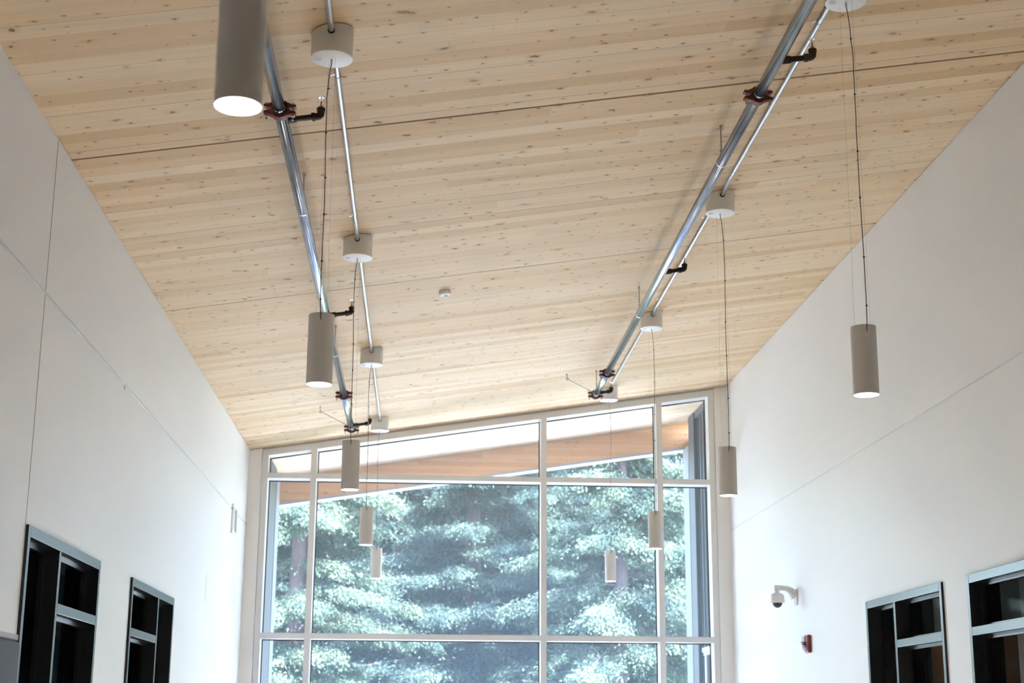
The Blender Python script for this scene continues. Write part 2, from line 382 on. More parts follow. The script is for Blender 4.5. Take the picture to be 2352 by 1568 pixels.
# --- the window wall: window_1 > jamb, mullion, head_rail, transom, sill, glass_pane (> gasket)
win = struct(empty('window_1', (0.65, YE, 0)), 'tall white framed window wall filling the end of the room')
def wpart(mb, name, m, par=win, **k):
    o = mb.build(name, m, par, **k); o.matrix_parent_inverse = Matrix.Translation(-Vector((0.65, YE, 0))); return o
DEP = 0.20; YG = YE+0.172                    # mullion depth, glass plane
HB = 0.082                                   # head rail underside below the ceiling
mull = [(-1.0805, -1.0245), (1.1505, 1.2065), (2.290, 2.346)]
T1 = (2.268+EYE, 2.319+EYE); T2 = (0.750+EYE, 0.803+EYE); SILL = (0.05, 0.12)
def vbar(x0, x1, name):
    m_ = MB(); m_.prism([(x0, YE, 0.0), (x1, YE, 0.0), (x1, YE, ceil_z(x1)-0.020), (x0, YE, ceil_z(x0)-0.020)], (0, DEP, 0)); wpart(m_, name, M['frame'])
vbar(JL0, JL1, 'jamb'); vbar(JR0, JR1, 'jamb')
for a, b in mull: vbar(a, b, 'mullion')
bays = [(JL1, mull[0][0]), (mull[0][1], mull[1][0]), (mull[1][1], mull[2][0]), (mull[2][1], JR0)]
m_ = MB(); m_.prism([(JL0, YE+0.012, ceil_z(JL0)-0.024), (JR1, YE+0.012, ceil_z(JR1)-0.024), (JR1, YE+0.012, ceil_z(JR1)-0.001), (JL0, YE+0.012, ceil_z(JL0)-0.001)], (0, DEP-0.012, 0)); wpart(m_, 'head_shim', M['vent_grey'])
for a, b in bays:
    m_ = MB(); m_.prism([(a, YE, ceil_z(a)-HB), (b, YE, ceil_z(b)-HB), (b, YE, ceil_z(b)-0.020), (a, YE, ceil_z(a)-0.020)], (0, DEP, 0)); wpart(m_, 'head_rail', M['frame'])
    for t in (T1, T2, SILL):
        m_ = MB(); m_.box((a, YE, t[0]), (b, YE+DEP, t[1])); wpart(m_, 'transom' if t is not SILL else 'sill', M['frame'])
    g = 0.010
    for z0, z1 in ((SILL[1], T2[0]), (T2[1], T1[0]), (T1[1], None)):
        if z1 is None: pts = [(a, YG, z0), (b, YG, z0), (b, YG, ceil_z(b)-HB), (a, YG, ceil_z(a)-HB)]
        else: pts = [(a, YG, z0), (b, YG, z0), (b, YG, z1), (a, YG, z1)]
        m_ = MB(); m_.prism(pts, (0, 0.008, 0)); gp = wpart(m_, 'glass_pane', M['glass'])
        m_ = MB()
        P = [Vector(p) for p in pts]
        inn = [Vector((P[0].x+g, YG, P[0].z+g)), Vector((P[1].x-g, YG, P[1].z+g)), Vector((P[2].x-g, YG, P[2].z-g)), Vector((P[3].x+g, YG, P[3].z-g))]
        for i in range(4):
            j = (i+1) % 4
            m_.prism([P[i]-Vector((0, .004, 0)), P[j]-Vector((0, .004, 0)), inn[j]-Vector((0, .004, 0)), inn[i]-Vector((0, .004, 0))], (0, 0.0035, 0))
        m_.build('gasket', M['gasket'], gp)
        bpy.context.view_layer.update()

# --- interior windows in the long walls: frame, stops, panes, and the dark rooms behind them
def inner_window(name, side, y0, y1, tall_far, label):
    """side -1: left wall, +1: right wall.  tall_far: the undivided pane is the one farther from the camera"""
    xw = XL if side < 0 else XR
    inn = -side                               # direction into the corridor
    e = 0.013                                 # frame stands proud of the wall
    fw, hd = 0.040, 0.048                     # face width of jambs, of heads and rails
    depth = 0.16
    o = struct(empty(name, (xw, (y0+y1)/2, ZS)), label)
    inv = Matrix.Translation(-Vector((xw, (y0+y1)/2, ZS)))
    def put(mb, nm, m, **k):
        q = mb.build(nm, m, o, **k); q.matrix_parent_inverse = inv; return q
    xa, xb = xw+inn*e, xw-inn*depth
    def bar(ya, yb, za, zb): m = MB(); m.box((min(xa, xb), ya, za), (max(xa, xb), yb, zb)); return m
    ym = y1-0.62 if tall_far else y0+0.60     # the post between the two columns of panes
    rail = (0.470+EYE, 0.517+EYE)
    put(bar(y0, y0+fw, ZS, ZH), 'jamb', M['steel_frame'], bevel=0.002); put(bar(y1-fw, y1, ZS, ZH), 'jamb', M['steel_frame'], bevel=0.002)
    put(bar(y0+fw, y1-fw, ZH-hd, ZH), 'head', M['steel_frame'], bevel=0.002); put(bar(y0+fw, y1-fw, ZS, ZS+hd), 'sill', M['steel_frame'], bevel=0.002)
    put(bar(ym-fw/2, ym+fw/2, ZS+hd, ZH-hd), 'mullion', M['steel_frame'], bevel=0.002)
    ra = (y0+fw, ym-fw/2) if tall_far else (ym+fw/2, y1-fw)
    put(bar(*ra, *rail), 'rail', M['steel_frame'], bevel=0.002)
    # dark end face of the proud frame
    m_ = MB(); m_.box((min(xw, xa), y0-0.0015, ZS), (max(xw, xa)-0.0005*0, y0, ZH)); put(m_, 'frame_return', M['frame_edge'])
    tall = (ym+fw/2, y1-fw) if tall_far else (y0+fw, ym-fw/2)
    cells = [(tall, (ZS+hd, ZH-hd)), (ra, (rail[1], ZH-hd)), (ra, (ZS+hd, rail[0]))]
    xg = xw-inn*0.075
    for (ya, yb), (za, zb) in cells:
        m_ = MB(); m_.box((xg-0.003, ya, za), (xg+0.003, yb, zb)); gp = put(m_, 'glass_pane', M['glass_dark'])
        m_ = MB(); x2 = xg+inn*0.022
        s_ = 0.016
        m_.box((min(xg, x2), ya, zb-s_), (max(xg, x2), yb, zb)); m_.box((min(xg, x2), ya, za), (max(xg, x2), yb, za+s_))
        m_.box((min(xg, x2), ya, za+s_), (max(xg, x2), ya+s_, zb-s_)); m_.box((min(xg, x2), yb-s_, za+s_), (max(xg, x2), yb, zb-s_))
        q = put(m_, 'glazing_stop', M['steel_stop'])
    return o
inner_window('window_2', -1, *wl[0], False, 'larger black glazed window low on the left wall')
inner_window('window_3', -1, *wl[1], True, 'smaller looking black glazed window farther along the left wall')
inner_window('window_4', 1, *wr[1], True, 'black glazed window on the right wall nearer the window wall')
inner_window('window_5', 1, *wr[0], False, 'black glazed window on the right wall cut off by the picture edge')
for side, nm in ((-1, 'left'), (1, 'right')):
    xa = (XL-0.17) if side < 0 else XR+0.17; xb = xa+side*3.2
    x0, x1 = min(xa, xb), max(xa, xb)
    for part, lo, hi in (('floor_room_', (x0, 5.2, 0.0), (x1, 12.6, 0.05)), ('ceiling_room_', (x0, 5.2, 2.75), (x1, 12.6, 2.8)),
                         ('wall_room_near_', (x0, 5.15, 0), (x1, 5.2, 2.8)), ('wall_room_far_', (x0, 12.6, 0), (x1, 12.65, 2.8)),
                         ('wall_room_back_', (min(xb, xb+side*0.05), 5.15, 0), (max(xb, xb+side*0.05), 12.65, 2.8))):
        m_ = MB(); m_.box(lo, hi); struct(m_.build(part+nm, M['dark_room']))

# --- outside: wing walls, beam, overhang edge, ground
YBM = 16.31
def cz(x): return ceil_z(x)
fin = struct(empty('wall_wing_left', (-1.56, 15.5, 0)), 'grey clad wing wall outside the left end of the window')
def put_(mb, nm, m, par, org, **k):
    q = mb.build(nm, m, par, **k); q.matrix_parent_inverse = Matrix.Translation(-Vector(org)); return q
m_ = MB(); m_.prism([(-1.80, YE+0.21, 0), (-1.525, YE+0.21, 0), (-1.525, YE+0.21, cz(-1.525)-0.005), (-1.80, YE+0.21, cz(-1.8)-0.005)], (0, 15.70-YE-0.21, 0)); put_(m_, 'cladding', M['fin'], fin, (-1.56, 15.5, 0))
m_ = MB(); m_.box((-1.80, 15.70, 0), (-1.520, 16.06, cz(-1.52)-0.05)); put_(m_, 'corner_trim', M['fin_white'], fin, (-1.56, 15.5, 0))
m_ = MB(); m_.box((-1.82, 16.06, 0), (-1.545, 16.30, cz(-1.545)-0.29)); put_(m_, 'corner_post', M['fin_white'], fin, (-1.56, 15.5, 0))
wing = struct(empty('wall_wing_right', (2.95, 15.5, 0)), 'corrugated metal wing wall outside the right end of the window')
og = (2.95, 15.5, 0)
m_ = MB(); pts = []
y = YE+0.21; per = 0.158; n_ = 0
while y < 15.62:
    for dy, dx in ((0.0, 0.0), (0.055, 0.0), (0.075, 0.035), (0.130, 0.035), (0.150, 0.0)):
        if y+dy < 15.62: pts.append((2.915+dx, y+dy))
    y += per
bk = [(3.02, pts[-1][1]), (3.02, pts[0][1])]
zt = cz(2.915)-0.075
poly = [(x, yv, 0.0) for x, yv in pts+bk]
m_.prism(poly, (0, 0, zt)); put_(m_, 'corrugated_sheet', M['corr'], wing, og)
m_ = MB(); m_.box((2.895, YE+0.21, zt-0.005), (3.02, 15.64, cz(2.895)-0.012)); put_(m_, 'top_flashing', M['grey_trim'], wing, og)
m_ = MB(); m_.box((2.880, 15.64, 0), (3.02, 15.95, cz(2.88)-0.012)); put_(m_, 'corner_trim', M['grey_trim'], wing, og)
m_ = MB(); m_.box((2.875, 15.95, 0), (3.02, 16.29, cz(2.88)-0.31)); put_(m_, 'white_corner_board', M['fin_white'], wing, og)
m_ = MB(); m_.box((2.87, 14.68, 2.30), (2.99, 15.40, 2.345)); m_.box((2.885, 14.68, 2.27), (2.99, 15.40, 2.30)); m_.box((2.895, 15.30, 0.9), (2.99, 15.40, 2.27))
put_(m_, 'side_window_head', M['flashing'], wing, og)

m_ = MB(); m_.box((3.03, YE+0.21, 0), (5.2, 16.55, 4.7)); put_(m_, 'light_block', M['fin'], wing, og)  # unseen mass added to keep side light off the beam end
m_ = MB(); m_.box((-4.0, YE+0.21, 0), (-1.83, 16.55, 4.0)); put_(m_, 'light_block', M['fin'], fin, (-1.56, 15.5, 0))  # matching unseen mass added on the left to block side light
bm0 = empty('glulam_beam', (0.7, YBM, cz(0.7)-0.27)); tag(bm0, 'orange glued timber beam running outside under the pale roof overhang', 'beam', None, 'thing')
m_ = MB(); ang = math.atan(SL)
xa, xb = -1.80-0.7, 2.95-0.7
m_.prism([(xa, 0, SL*xa), (xb, 0, SL*xb), (xb, 0, SL*xb+0.268), (xa, 0, SL*xa+0.268)], (0, 0.14, 0)); m_.build('timber', M['glulam'], bm0)
m_ = MB(); m_.prism([(xa, -0.004, SL*xa-0.028), (xb, -0.004, SL*xb-0.028), (xb, -0.004, SL*xb), (xa, -0.004, SL*xa)], (0, 0.19, 0)); m_.build('bottom_flashing', M['flashing'], bm0)

m_ = MB(); m_.box((-40, YE+0.2, -0.2), (40, 23.5, -0.02)); struct(m_.build('ground', M['concrete']))
m_ = MB(); m_.box((-60, 23.5, -0.25), (60, 110, -0.03)); struct(m_.build('ground_lawn', M['grass']))
m_ = MB(); m_.box((4, -30, -0.2), (40, YE+0.2, -0.02)); m_.box((-40, -30, -0.2), (-5.2, YE+0.2, -0.02)); struct(m_.build('ground_side', M['concrete']))

# ================================================================== THINGS ON THE CEILING
XPL, XPR = -0.406, 1.737                     # the two pendant rows
YP = [2.98, 5.68, 8.39, 11.10, 13.77]
CAN_R, CAN_H = 0.0849, 0.120
LAMP_W = 450.0
SH_R, SH_T, SH_B = 0.0506, 1.533+EYE, 1.257+EYE

def add_pendant(x, y, label, rnd):
    zc = ceil_z(x); R = random.Random(rnd)
    root = empty('pendant_light', (x, y, zc)); tag(root, label, 'pendant light', 'cylinder pendant lights')
    # canopy: a drum cut to the slope of the ceiling on top
    m_ = MB(); seg = 48; top = []; bot = []
    for k in range(seg):
        a = 2*PI*k/seg; px, py = CAN_R*math.cos(a), CAN_R*math.sin(a)
        top.append(m_.bm.verts.new((px, py, SL*px-0.004))); bot.append(m_.bm.verts.new((px, py, -CAN_H)))
    for k in range(seg): m_.bm.faces.new((top[k], top[(k+1) % seg], bot[(k+1) % seg], bot[k]))
    m_.bm.faces.new(top)
    can = m_.build('canopy', M['white_metal'], root, smooth=40)
    m_ = MB(); m_.lathe([(0, -CAN_H-0.0025), (CAN_R-0.001, -CAN_H-0.0025), (CAN_R+0.0006, -CAN_H-0.0015), (CAN_R+0.0006, -CAN_H+0.003), (0, -CAN_H+0.003)], 48); m_.build('bottom_plate', M['white_cap'], can, smooth=40)
    m_ = MB(); m_.lathe([(0.0135, -CAN_H-0.0024), (0.0135, -CAN_H-0.0032), (0.0155, -CAN_H-0.0032), (0.0155, -CAN_H-0.0024)], 24, T(-0.056, 0, 0)); m_.lathe([(0, -CAN_H-0.0027), (0.0135, -CAN_H-0.0027), (0.0135, -CAN_H-0.0022)], 24, T(-0.056, 0, 0)); m_.build('knockout_plug', M['plastic_grey'], can, smooth=40)
    m_ = MB(); m_.box((-0.0035, -0.005, -CAN_H-0.020), (0.0035, 0.005, -CAN_H-0.002)); m_.tube([(0, 0, -CAN_H-0.002), (0.002, 0.003, -CAN_H-0.012)], 0.0022, 8); m_.build('strain_relief', M['plastic_grey'], can, bevel=0.001)
    # shade
    st_, sb_ = SH_T-zc, SH_B-zc
    m_ = MB(); m_.lathe([(0, st_-0.004), (SH_R-0.004, st_-0.004), (SH_R-0.003, st_), (SH_R, st_), (SH_R, sb_), (SH_R-0.0022, sb_), (SH_R-0.0022, sb_+0.01), (0, sb_+0.01)], 48)
    sh = m_.build('shade', M['white_metal'], root, smooth=40)
    m_ = MB(); m_.lathe([(0, sb_+0.0012), (SH_R-0.0021, sb_+0.0012), (SH_R-0.0021, sb_+0.008), (0, sb_+0.008)], 48); m_.build('lens', M['lens'], sh)
    m_ = MB(); m_.box((-0.0022, -SH_R-0.0012, st_-0.028), (0.0022, -SH_R+0.002, st_+0.001)); m_.build('cord_slot', M['tie'], sh)
    m_ = MB(); m_.lathe([(0, 0.0018), (0.009, 0.0018), (0.010, 0.0), (0, 0)], 20, T(0, -SH_R+0.0004, st_-0.045) @ RX(PI/2)); m_.build('access_cap', M['white_metal'], sh, smooth=40)
    # the lamp inside: a narrow downlight
    ld = bpy.data.lights.new('lamp', 'SPOT'); ld.energy = LAMP_W; ld.spot_size = math.radians(11); ld.spot_blend = 0.4; ld.shadow_soft_size = 0.03; ld.color = (1.0, 0.975, 0.945)
    lo = bpy.data.objects.new('lamp', ld); COL.objects.link(lo); lo.parent = root; lo.location = (0, 0, sb_-0.004)
    # cord with its ties, two thin wires
    a = Vector((0.001, 0.0, -CAN_H-0.018)); b = Vector((0.0, -SH_R-0.0016, st_-0.026))
    sgn = -1 if x < 0 else 1; L_ = a.z-b.z; pts = []
    for i in range(29):
        t = i/28; p = a.lerp(b, t); amp = 0.012*(1-math.exp(-t*14))*(1-t)**0.55 + 0.0015*math.sin(9*t+R.random()*3)*(t > 0.03)*(1-t)
        p.x += sgn*amp*(1.0+0.35*math.sin(2.6*t*PI)); p.y -= 0.004*math.sin(PI*t)
        pts.append(p)
    pts.append(Vector((0, -SH_R+0.001, st_-0.029)))
    m_ = MB(); m_.tube(pts, 0.0021, 8); cord = m_.build('cord', M['cord'], root, smooth=60)
    m_ = MB(); k = 3
    ties = []
    step = [3, 8, 13, 17, 22, 26]
    for k in step:
        p = pts[k]; q = MB(); q.tube([p-Vector((0, 0, 0.003)), p+Vector((0, 0, 0.003))], 0.0034, 8); q.tube([p, p+Vector((0.007, -0.002, 0.001))], 0.001, 6); q.build('cable_tie', M['tie'], cord)
    for dx, dy, ex, ey in ((-0.014, 0.040, -0.024, 0.030), (0.017, -0.030, 0.022, -0.028)):
        q = MB(); q.tube([(dx, dy, -CAN_H-0.003), (ex, ey, st_-0.003)], 0.00035, 5); q.build('suspension_wire', M['wire'], root)
    return root
pl = {
 ('L', 0): 'largest and nearest cylinder pendant, cut off by the top of the picture at left',
 ('L', 1): 'dark looking cylinder pendant in the left row hanging before the long pipe bend-free middle',
 ('L', 2): 'cylinder pendant in the left row hanging across the top of the left window mullion',
 ('L', 3): 'cylinder pendant second from the far end of the left row, just above the lowest one',
 ('L', 4): 'smallest and farthest cylinder pendant of the left row, lowest before the trees',
 ('R', 1): 'cylinder pendant hanging before the bare white right wall, largest of the right row',
 ('R', 2): 'cylinder pendant hanging before the corner post beside the right end of the window',
 ('R', 3): 'cylinder pendant hanging across the right mullion of the big window',
 ('R', 4): 'smallest and farthest cylinder pendant of the right row, hanging before trees',
}
pl[('L', 1)] = 'cylinder pendant in the left row hanging just in front of the long steel pipe'
PX = {'L': XPL, 'R': XPR}
for (r_, i), lab in pl.items(): add_pendant(PX[r_], YP[i], lab, 17*i+(3 if r_ == 'L' else 5))

# --- conduit runs between the canopies, strapped to the ceiling
CR = 0.0108
def add_conduit(x, ya, yb, label):
    zc = ceil_z(x)
    root = empty('conduit', (x, (ya+yb)/2, zc)); tag(root, label, 'conduit', 'conduit runs between the pendant canopies')
    h = (yb-ya)/2
    z1, z2 = -CR-0.003, -0.034
    ptsl = [(0, -h+0.0, z2), (0, -h+0.03, z2), (0, -h+0.07, z2+0.006), (0, -h+0.13, z1-0.004), (0, -h+0.17, z1), (0, h-0.17, z1), (0, h-0.13, z1-0.004), (0, h-0.07, z2+0.006), (0, h-0.03, z2), (0, h, z2)]
    m_ = MB(); m_.tube(ptsl, CR, 20); tb = m_.build('tube', M['emt'], root, smooth=50)
    for yy in (-h+0.33, h-0.33):
        q = MB(); seg = 14; R0 = CR+0.0016; wv = 0.010
        pr = [(-R0, 0.0-z1*0)]
        prof = [(R0*math.cos(a), z1+R0*math.sin(a)) for a in [PI+PI*k/seg for k in range(seg+1)]]
        outer = [(-R0, -0.001)] + prof + [(R0, -0.001)]
        R1 = CR+0.0002; prof2 = [(R1*math.cos(a), z1+R1*math.sin(a)) for a in [PI+PI*k/seg for k in range(seg+1)]]
        inner = [(-R1, -0.001)] + prof2 + [(R1, -0.001)]
        ring = outer + inner[::-1]
        for k in range(len(outer)-1):
            quad = [outer[k], outer[k+1], inner[k+1], inner[k]]
            q.prism([(px, yy-wv, pz) for px, pz in quad], (0, 2*wv, 0))
        q.box((-R0-0.026, yy-wv, -0.0035), (-R0+0.001, yy+wv, -0.0008))
        s_ = q.build('strap', M['emt'], root)
        q = MB(); q.lathe([(0, -0.0085), (0.005, -0.0085), (0.005, -0.003), (0, -0.003)], 6, T(-R0-0.015, yy, 0)); q.build('screw', M['chrome'], s_)
    for yy, d in ((-h, 1), (h, -1)):
        off = math.sqrt(max(CAN_R**2, 0))
        q = MB(); q.lathe([(CR+0.0005, -0.004), (CR+0.0035, -0.004), (CR+0.0035, 0.004), (CR+0.0005, 0.004)], 20, T(0, yy+d*0.002, z2) @ RX(PI/2), close=True); q.build('bushing', M['rubber'], root, smooth=40)
    return root
cl = {('L', 0): 'steel conduit run entering the top left canopy from above the picture',
      ('L', 1): 'left row conduit run between the largest and second canopies',
      ('L', 2): 'left row conduit run between the middle two canopies',
      ('L', 3): 'left row conduit run ending at the canopy beside the window head',
      ('R', 1): 'right row conduit run from the cut-off top right canopy past the pipe arm',
      ('R', 2): 'right row conduit run between the two whole canopies',
      ('R', 3): 'right row conduit run ending at the canopy behind the pipe end'}
for (r_, i), lab in cl.items(): add_conduit(PX[r_], YP[i]+CAN_R, YP[i+1]-CAN_R, lab)

# --- sprinkler pipes
PR = 0.0272
def add_pipe(x, z, coups, ends, arms, ya, yb, label, lead):
    root = empty('sprinkler_pipe', (x, (ya+yb)/2, z)); tag(root, label, 'pipe', 'galvanised sprinkler pipes')
    oy = (ya+yb)/2
    cuts = [ya] + coups + [yb]
    for a, b in zip(cuts, cuts[1:]):
        ga = 0.024 if a in coups else 0; gb = 0.024 if b in coups or b == yb else 0
        prof = []
        ys = [a+0.001 if a in coups else a]
        rr = [PR]
        if ga: ys += [a+0.040, a+0.042, a+0.047, a+0.049]; rr += [PR, PR-0.0016, PR-0.0016, PR]
        if gb: ys += [b-0.049, b-0.047, b-0.042, b-0.040]; rr += [PR, PR-0.0016, PR-0.0016, PR]
        ys.append(b-0.001); rr.append(PR)
        m_ = MB(); m_.tube([(0, yy-oy, 0) for yy in ys], rr, 32); m_.build('pipe_section', M['galv'], root, smooth=40)
    for yc in coups + ends:
        m_ = MB(); y0 = yc-oy
        seg = 28
        for half in (0, 1):
            a0 = 0.10; angs = [half*PI + a0 + (PI-2*a0)*k/seg for k in range(seg+1)]
            r_in, r_out = PR+0.0035, PR+0.0145
            for k in range(seg):
                q = [(r_in*math.cos(angs[k]), r_in*math.sin(angs[k])), (r_out*math.cos(angs[k]), r_out*math.sin(angs[k])), (r_out*math.cos(angs[k+1]), r_out*math.sin(angs[k+1])), (r_in*math.cos(angs[k+1]), r_in*math.sin(angs[k+1]))]
                m_.prism([(p[0], y0-0.021, p[1]) for p in q], (0, 0.042, 0))
            s_ = 1 if half == 0 else -1
            for sx_ in (-1, 1):
                xa, xb = sx_*(PR+0.004), sx_*(PR+0.040)
                za, zb = s_*0.0055, s_*0.0175
                m_.prism([(xa, y0-0.016, s_*0.004), (xb-sx_*0.010, y0-0.016, s_*0.008), (xb, y0-0.016, s_*0.011), (xb, y0-0.016, s_*0.021), (xb-sx_*0.014, y0-0.016, s_*0.020), (xa, y0-0.016, s_*0.030)], (0, 0.032, 0))
        bmesh.ops.remove_doubles(m_.bm, verts=m_.bm.verts, dist=1e-5)
        cpl = m_.build('pipe_coupling', M['coupling'], root, bevel=0.0012)
        q = MB(); q.lathe([(PR+0.0003, -0.0225), (PR+0.0037, -0.0225), (PR+0.0037, 0.0225), (PR+0.0003, 0.0225)], 32, T(0, y0, 0) @ RX(PI/2), close=True); q.build('rubber_ring', M['rubber'], cpl, smooth=40)
        for sx_ in (-1, 1):
            q = MB(); q.tube([(sx_*(PR+0.028), y0, 0.030), (sx_*(PR+0.028), y0, -0.046)], 0.0042, 10)
            q.lathe([(0, 0.022), (0.0085, 0.022), (0.0085, 0.030), (0, 0.030)], 6, T(sx_*(PR+0.028), y0, 0))
            q.lathe([(0, -0.030), (0.0085, -0.030), (0.0085, -0.021), (0, -0.021)], 6, T(sx_*(PR+0.028), y0, 0)); q.build('bolt', M['zinc'], cpl)
    for yc in ends:                            # end plug inside the last coupling
        q = MB(); q.lathe([(0, 0.020), (PR, 0.020), (PR, 0.010), (0, 0.010)], 28, T(0, yc-oy, 0) @ RX(-PI/2)); q.build('end_plug', M['galv'], root)
    for ya_, xe in arms:
        y0 = ya_-oy; dz = SL
        d = Vector((1, 0, dz)).normalized(); e = Vector((xe-x, 0, (xe-x)*dz)); st0 = d*(PR-0.004)
        m_ = MB()
        m_.tube([Vector((0, y0, 0))+st0, Vector((0, y0, 0))+d*(PR+0.034)], 0.0178, 20)
        m_.tube([Vector((0, y0, 0))+d*(PR+0.030), Vector((0, y0, 0))+e-d*0.012], 0.0132, 20)
        arm = m_.build('sprinkler_arm', M['black_iron'], root, smooth=40)
        E0 = Vector((0, y0, 0))+e
        m_ = MB(); m_.tube([E0-d*0.036, E0-d*0.022], 0.0192, 20); m_.tube([E0-d*0.024, E0-d*0.012, E0-d*0.004+Vector((0, 0, 0.001)), E0+Vector((0.002, 0, 0.006)), E0+Vector((0.003, 0, 0.016)), E0+Vector((0.003, 0, 0.028))], 0.0165, 20)
        m_.tube([E0+Vector((0.003, 0, 0.022)), E0+Vector((0.003, 0, 0.036))], 0.0190, 20); m_.build('elbow', M['black_iron'], arm, smooth=40)
        H = E0+Vector((0.003, 0, 0.036))
        m_ = MB(); m_.lathe([(0, 0.0), (0.0105, 0.0), (0.0105, 0.006), (0.0075, 0.010), (0.0075, 0.013), (0, 0.013)], 16, T(*H)); base = m_.build('sprinkler_head', M['brass'], arm, smooth=40)
        m_ = MB()
        for s_ in (-1, 1):
            m_.tube([H+Vector((s_*0.0075, 0, 0.011)), H+Vector((s_*0.0125, 0, 0.020)), H+Vector((s_*0.0125, 0, 0.030)), H+Vector((s_*0.006, 0, 0.040)), H+Vector((0, 0, 0.043))], 0.0018, 8)
        m_.tube([H+Vector((0, 0, 0.038)), H+Vector((0, 0, 0.050))], 0.003, 8)
        m_.build('frame_arms', M['chrome'], arm, smooth=50)
        m_ = MB(); m_.lathe([(0, 0.0490), (0.0120, 0.0478), (0.0124, 0.0486), (0, 0.0505)], 18, T(*H)); m_.build('deflector', M['chrome'], arm)
        m_ = MB(); m_.tube([H+Vector((0, 0, 0.013)), H+Vector((0, 0, 0.018)), H+Vector((0, 0, 0.030)), H+Vector((0, 0, 0.036))], [0.002, 0.0035, 0.003, 0.0012], 8); m_.build('bulb', M['red_bulb'], arm, smooth=50)
    return root
XQL, ZQL, XQR, ZQR = -0.634, 2.500+EYE, 1.519, 2.830+EYE
add_pipe(XQL, ZQL, [5.95, 11.66], [13.06], [(6.065, -0.474), (9.27, -0.478), (12.93, -0.474)], -1.5, 13.06, 'galvanised sprinkler pipe along the left half of the timber ceiling', 0)
add_pipe(XQR, ZQR, [0.5, 6.40, 12.14], [12.985], [(6.02, 1.677), (9.23, 1.664), (12.93, 1.651)], -1.5, 12.985, 'galvanised sprinkler pipe crossing the right half of the timber ceiling diagonally in view', 0)

def add_hanger(x, y, zp, label):
    zc = ceil_z(x)
    root = empty('pipe_hanger', (x, y, zc)); tag(root, label, 'pipe hanger', 'threaded rod pipe hangers')
    d = zp-zc
    m_ = MB(); m_.tube([(0, 0, 0.0), (0, 0, d+PR+0.030)], 0.0044, 10); m_.build('rod', M['zinc'], root, smooth=50)
    m_ = MB(); m_.lathe([(0, -0.020), (0.0085, -0.020), (0.0085, -0.002), (0, -0.002)], 6); m_.build('ceiling_socket', M['zinc'], root)
    m_ = MB(); m_.lathe([(0, d+PR+0.030), (0.008, d+PR+0.030), (0.0085, d+PR+0.041), (0, d+PR+0.041)], 8); m_.build('nut', M['zinc'], root)
    m_ = MB(); w_ = 0.009; t_ = 0.0014; seg = 26
    R0 = PR+0.0008
    pth = [(0.0, PR+0.030)] + [(R0*math.sin(a), -R0*math.cos(a)*1.0) for a in [PI*0.80-1.60*PI*k/seg for k in range(seg+1)]] + [(0.0, PR+0.030)]
    pth[0] = (0.004, PR+0.029); pth[-1] = (-0.004, PR+0.029)
    pth.append(pth[0])
    for a, b in zip(pth, pth[1:]):
        va, vb = Vector((a[0], 0, a[1])), Vector((b[0], 0, b[1])); tn = (vb-va).normalized(); nn = Vector((tn.z, 0, -tn.x))*t_
        m_.prism([(va.x, -w_, d+va.z), (vb.x, -w_, d+vb.z), (vb.x+nn.x, -w_, d+vb.z+nn.z), (va.x+nn.x, -w_, d+va.z+nn.z)], (0, 2*w_, 0))
    m_.build('ring', M['zinc'], root)
    return root
add_hanger(XQL, 7.24, ZQL, 'rod hanger on the left pipe a little below its upper red coupling')
add_hanger(XQL, 10.26, ZQL, 'rod hanger on the left pipe hidden behind the second pendant')
add_hanger(XQL, 12.95, ZQL, 'rod hanger at the far end of the left pipe')
add_hanger(XQR, 7.26, ZQR, 'rod hanger on the right pipe just below its upper red coupling')
add_hanger(XQR, 10.25, ZQR, 'rod hanger halfway along the right pipe beside a white canopy')
add_hanger(XQR, 12.90, ZQR, 'rod hanger at the far end of the right pipe')

def add_brace(xa, ya, xp, yp, zp, label):
    zc = ceil_z(xa)
    root = empty('sway_brace', (xa, ya, zc)); tag(root, label, 'brace', 'slanting pipe braces')
    b = Vector((xp-xa, yp-ya, zp-zc)); a = Vector((0.006, 0, -0.046)); dr = (b-a).normalized()
    m_ = MB(); m_.tube([(0, 0, 0), (0, 0, -0.014)], 0.008, 6); m_.tube([(0, 0, -0.012), (0.002, 0, -0.036)], 0.0035, 8); m_.build('anchor', M['zinc'], root)
    m_ = MB(); m_.lathe([(0.004, -0.004), (0.013, -0.004), (0.013, 0.004), (0.004, 0.004)], 16, T(0.004, 0, -0.046) @ RX(PI/2), close=True); m_.build('eye', M['zinc'], root)
    m_ = MB(); m_.tube([a+dr*0.012, b-dr*(PR+0.001)], 0.0036, 8); rd = m_.build('rod', M['zinc'], root, smooth=50)
    m_ = MB(); p = b-dr*(PR+0.055); m_.tube([p, p+dr*0.007], 0.0080, 6); m_.build('nut', M['zinc'], rd)
    m_ = MB(); m_.lathe([(PR+0.0006, -0.010), (PR+0.0022, -0.010), (PR+0.0022, 0.010), (PR+0.0006, 0.010)], 28, T(*b) @ RX(PI/2), close=True); m_.build('pipe_clip', M['zinc'], root, smooth=40)
    return root
add_brace(-0.904, 12.896, XQL, 13.005, ZQL, 'thin slanting brace rod tied to the end of the left pipe')
add_brace(1.255, 12.896, XQR, 12.945, ZQR, 'thin slanting brace rod tied to the end of the right pipe')

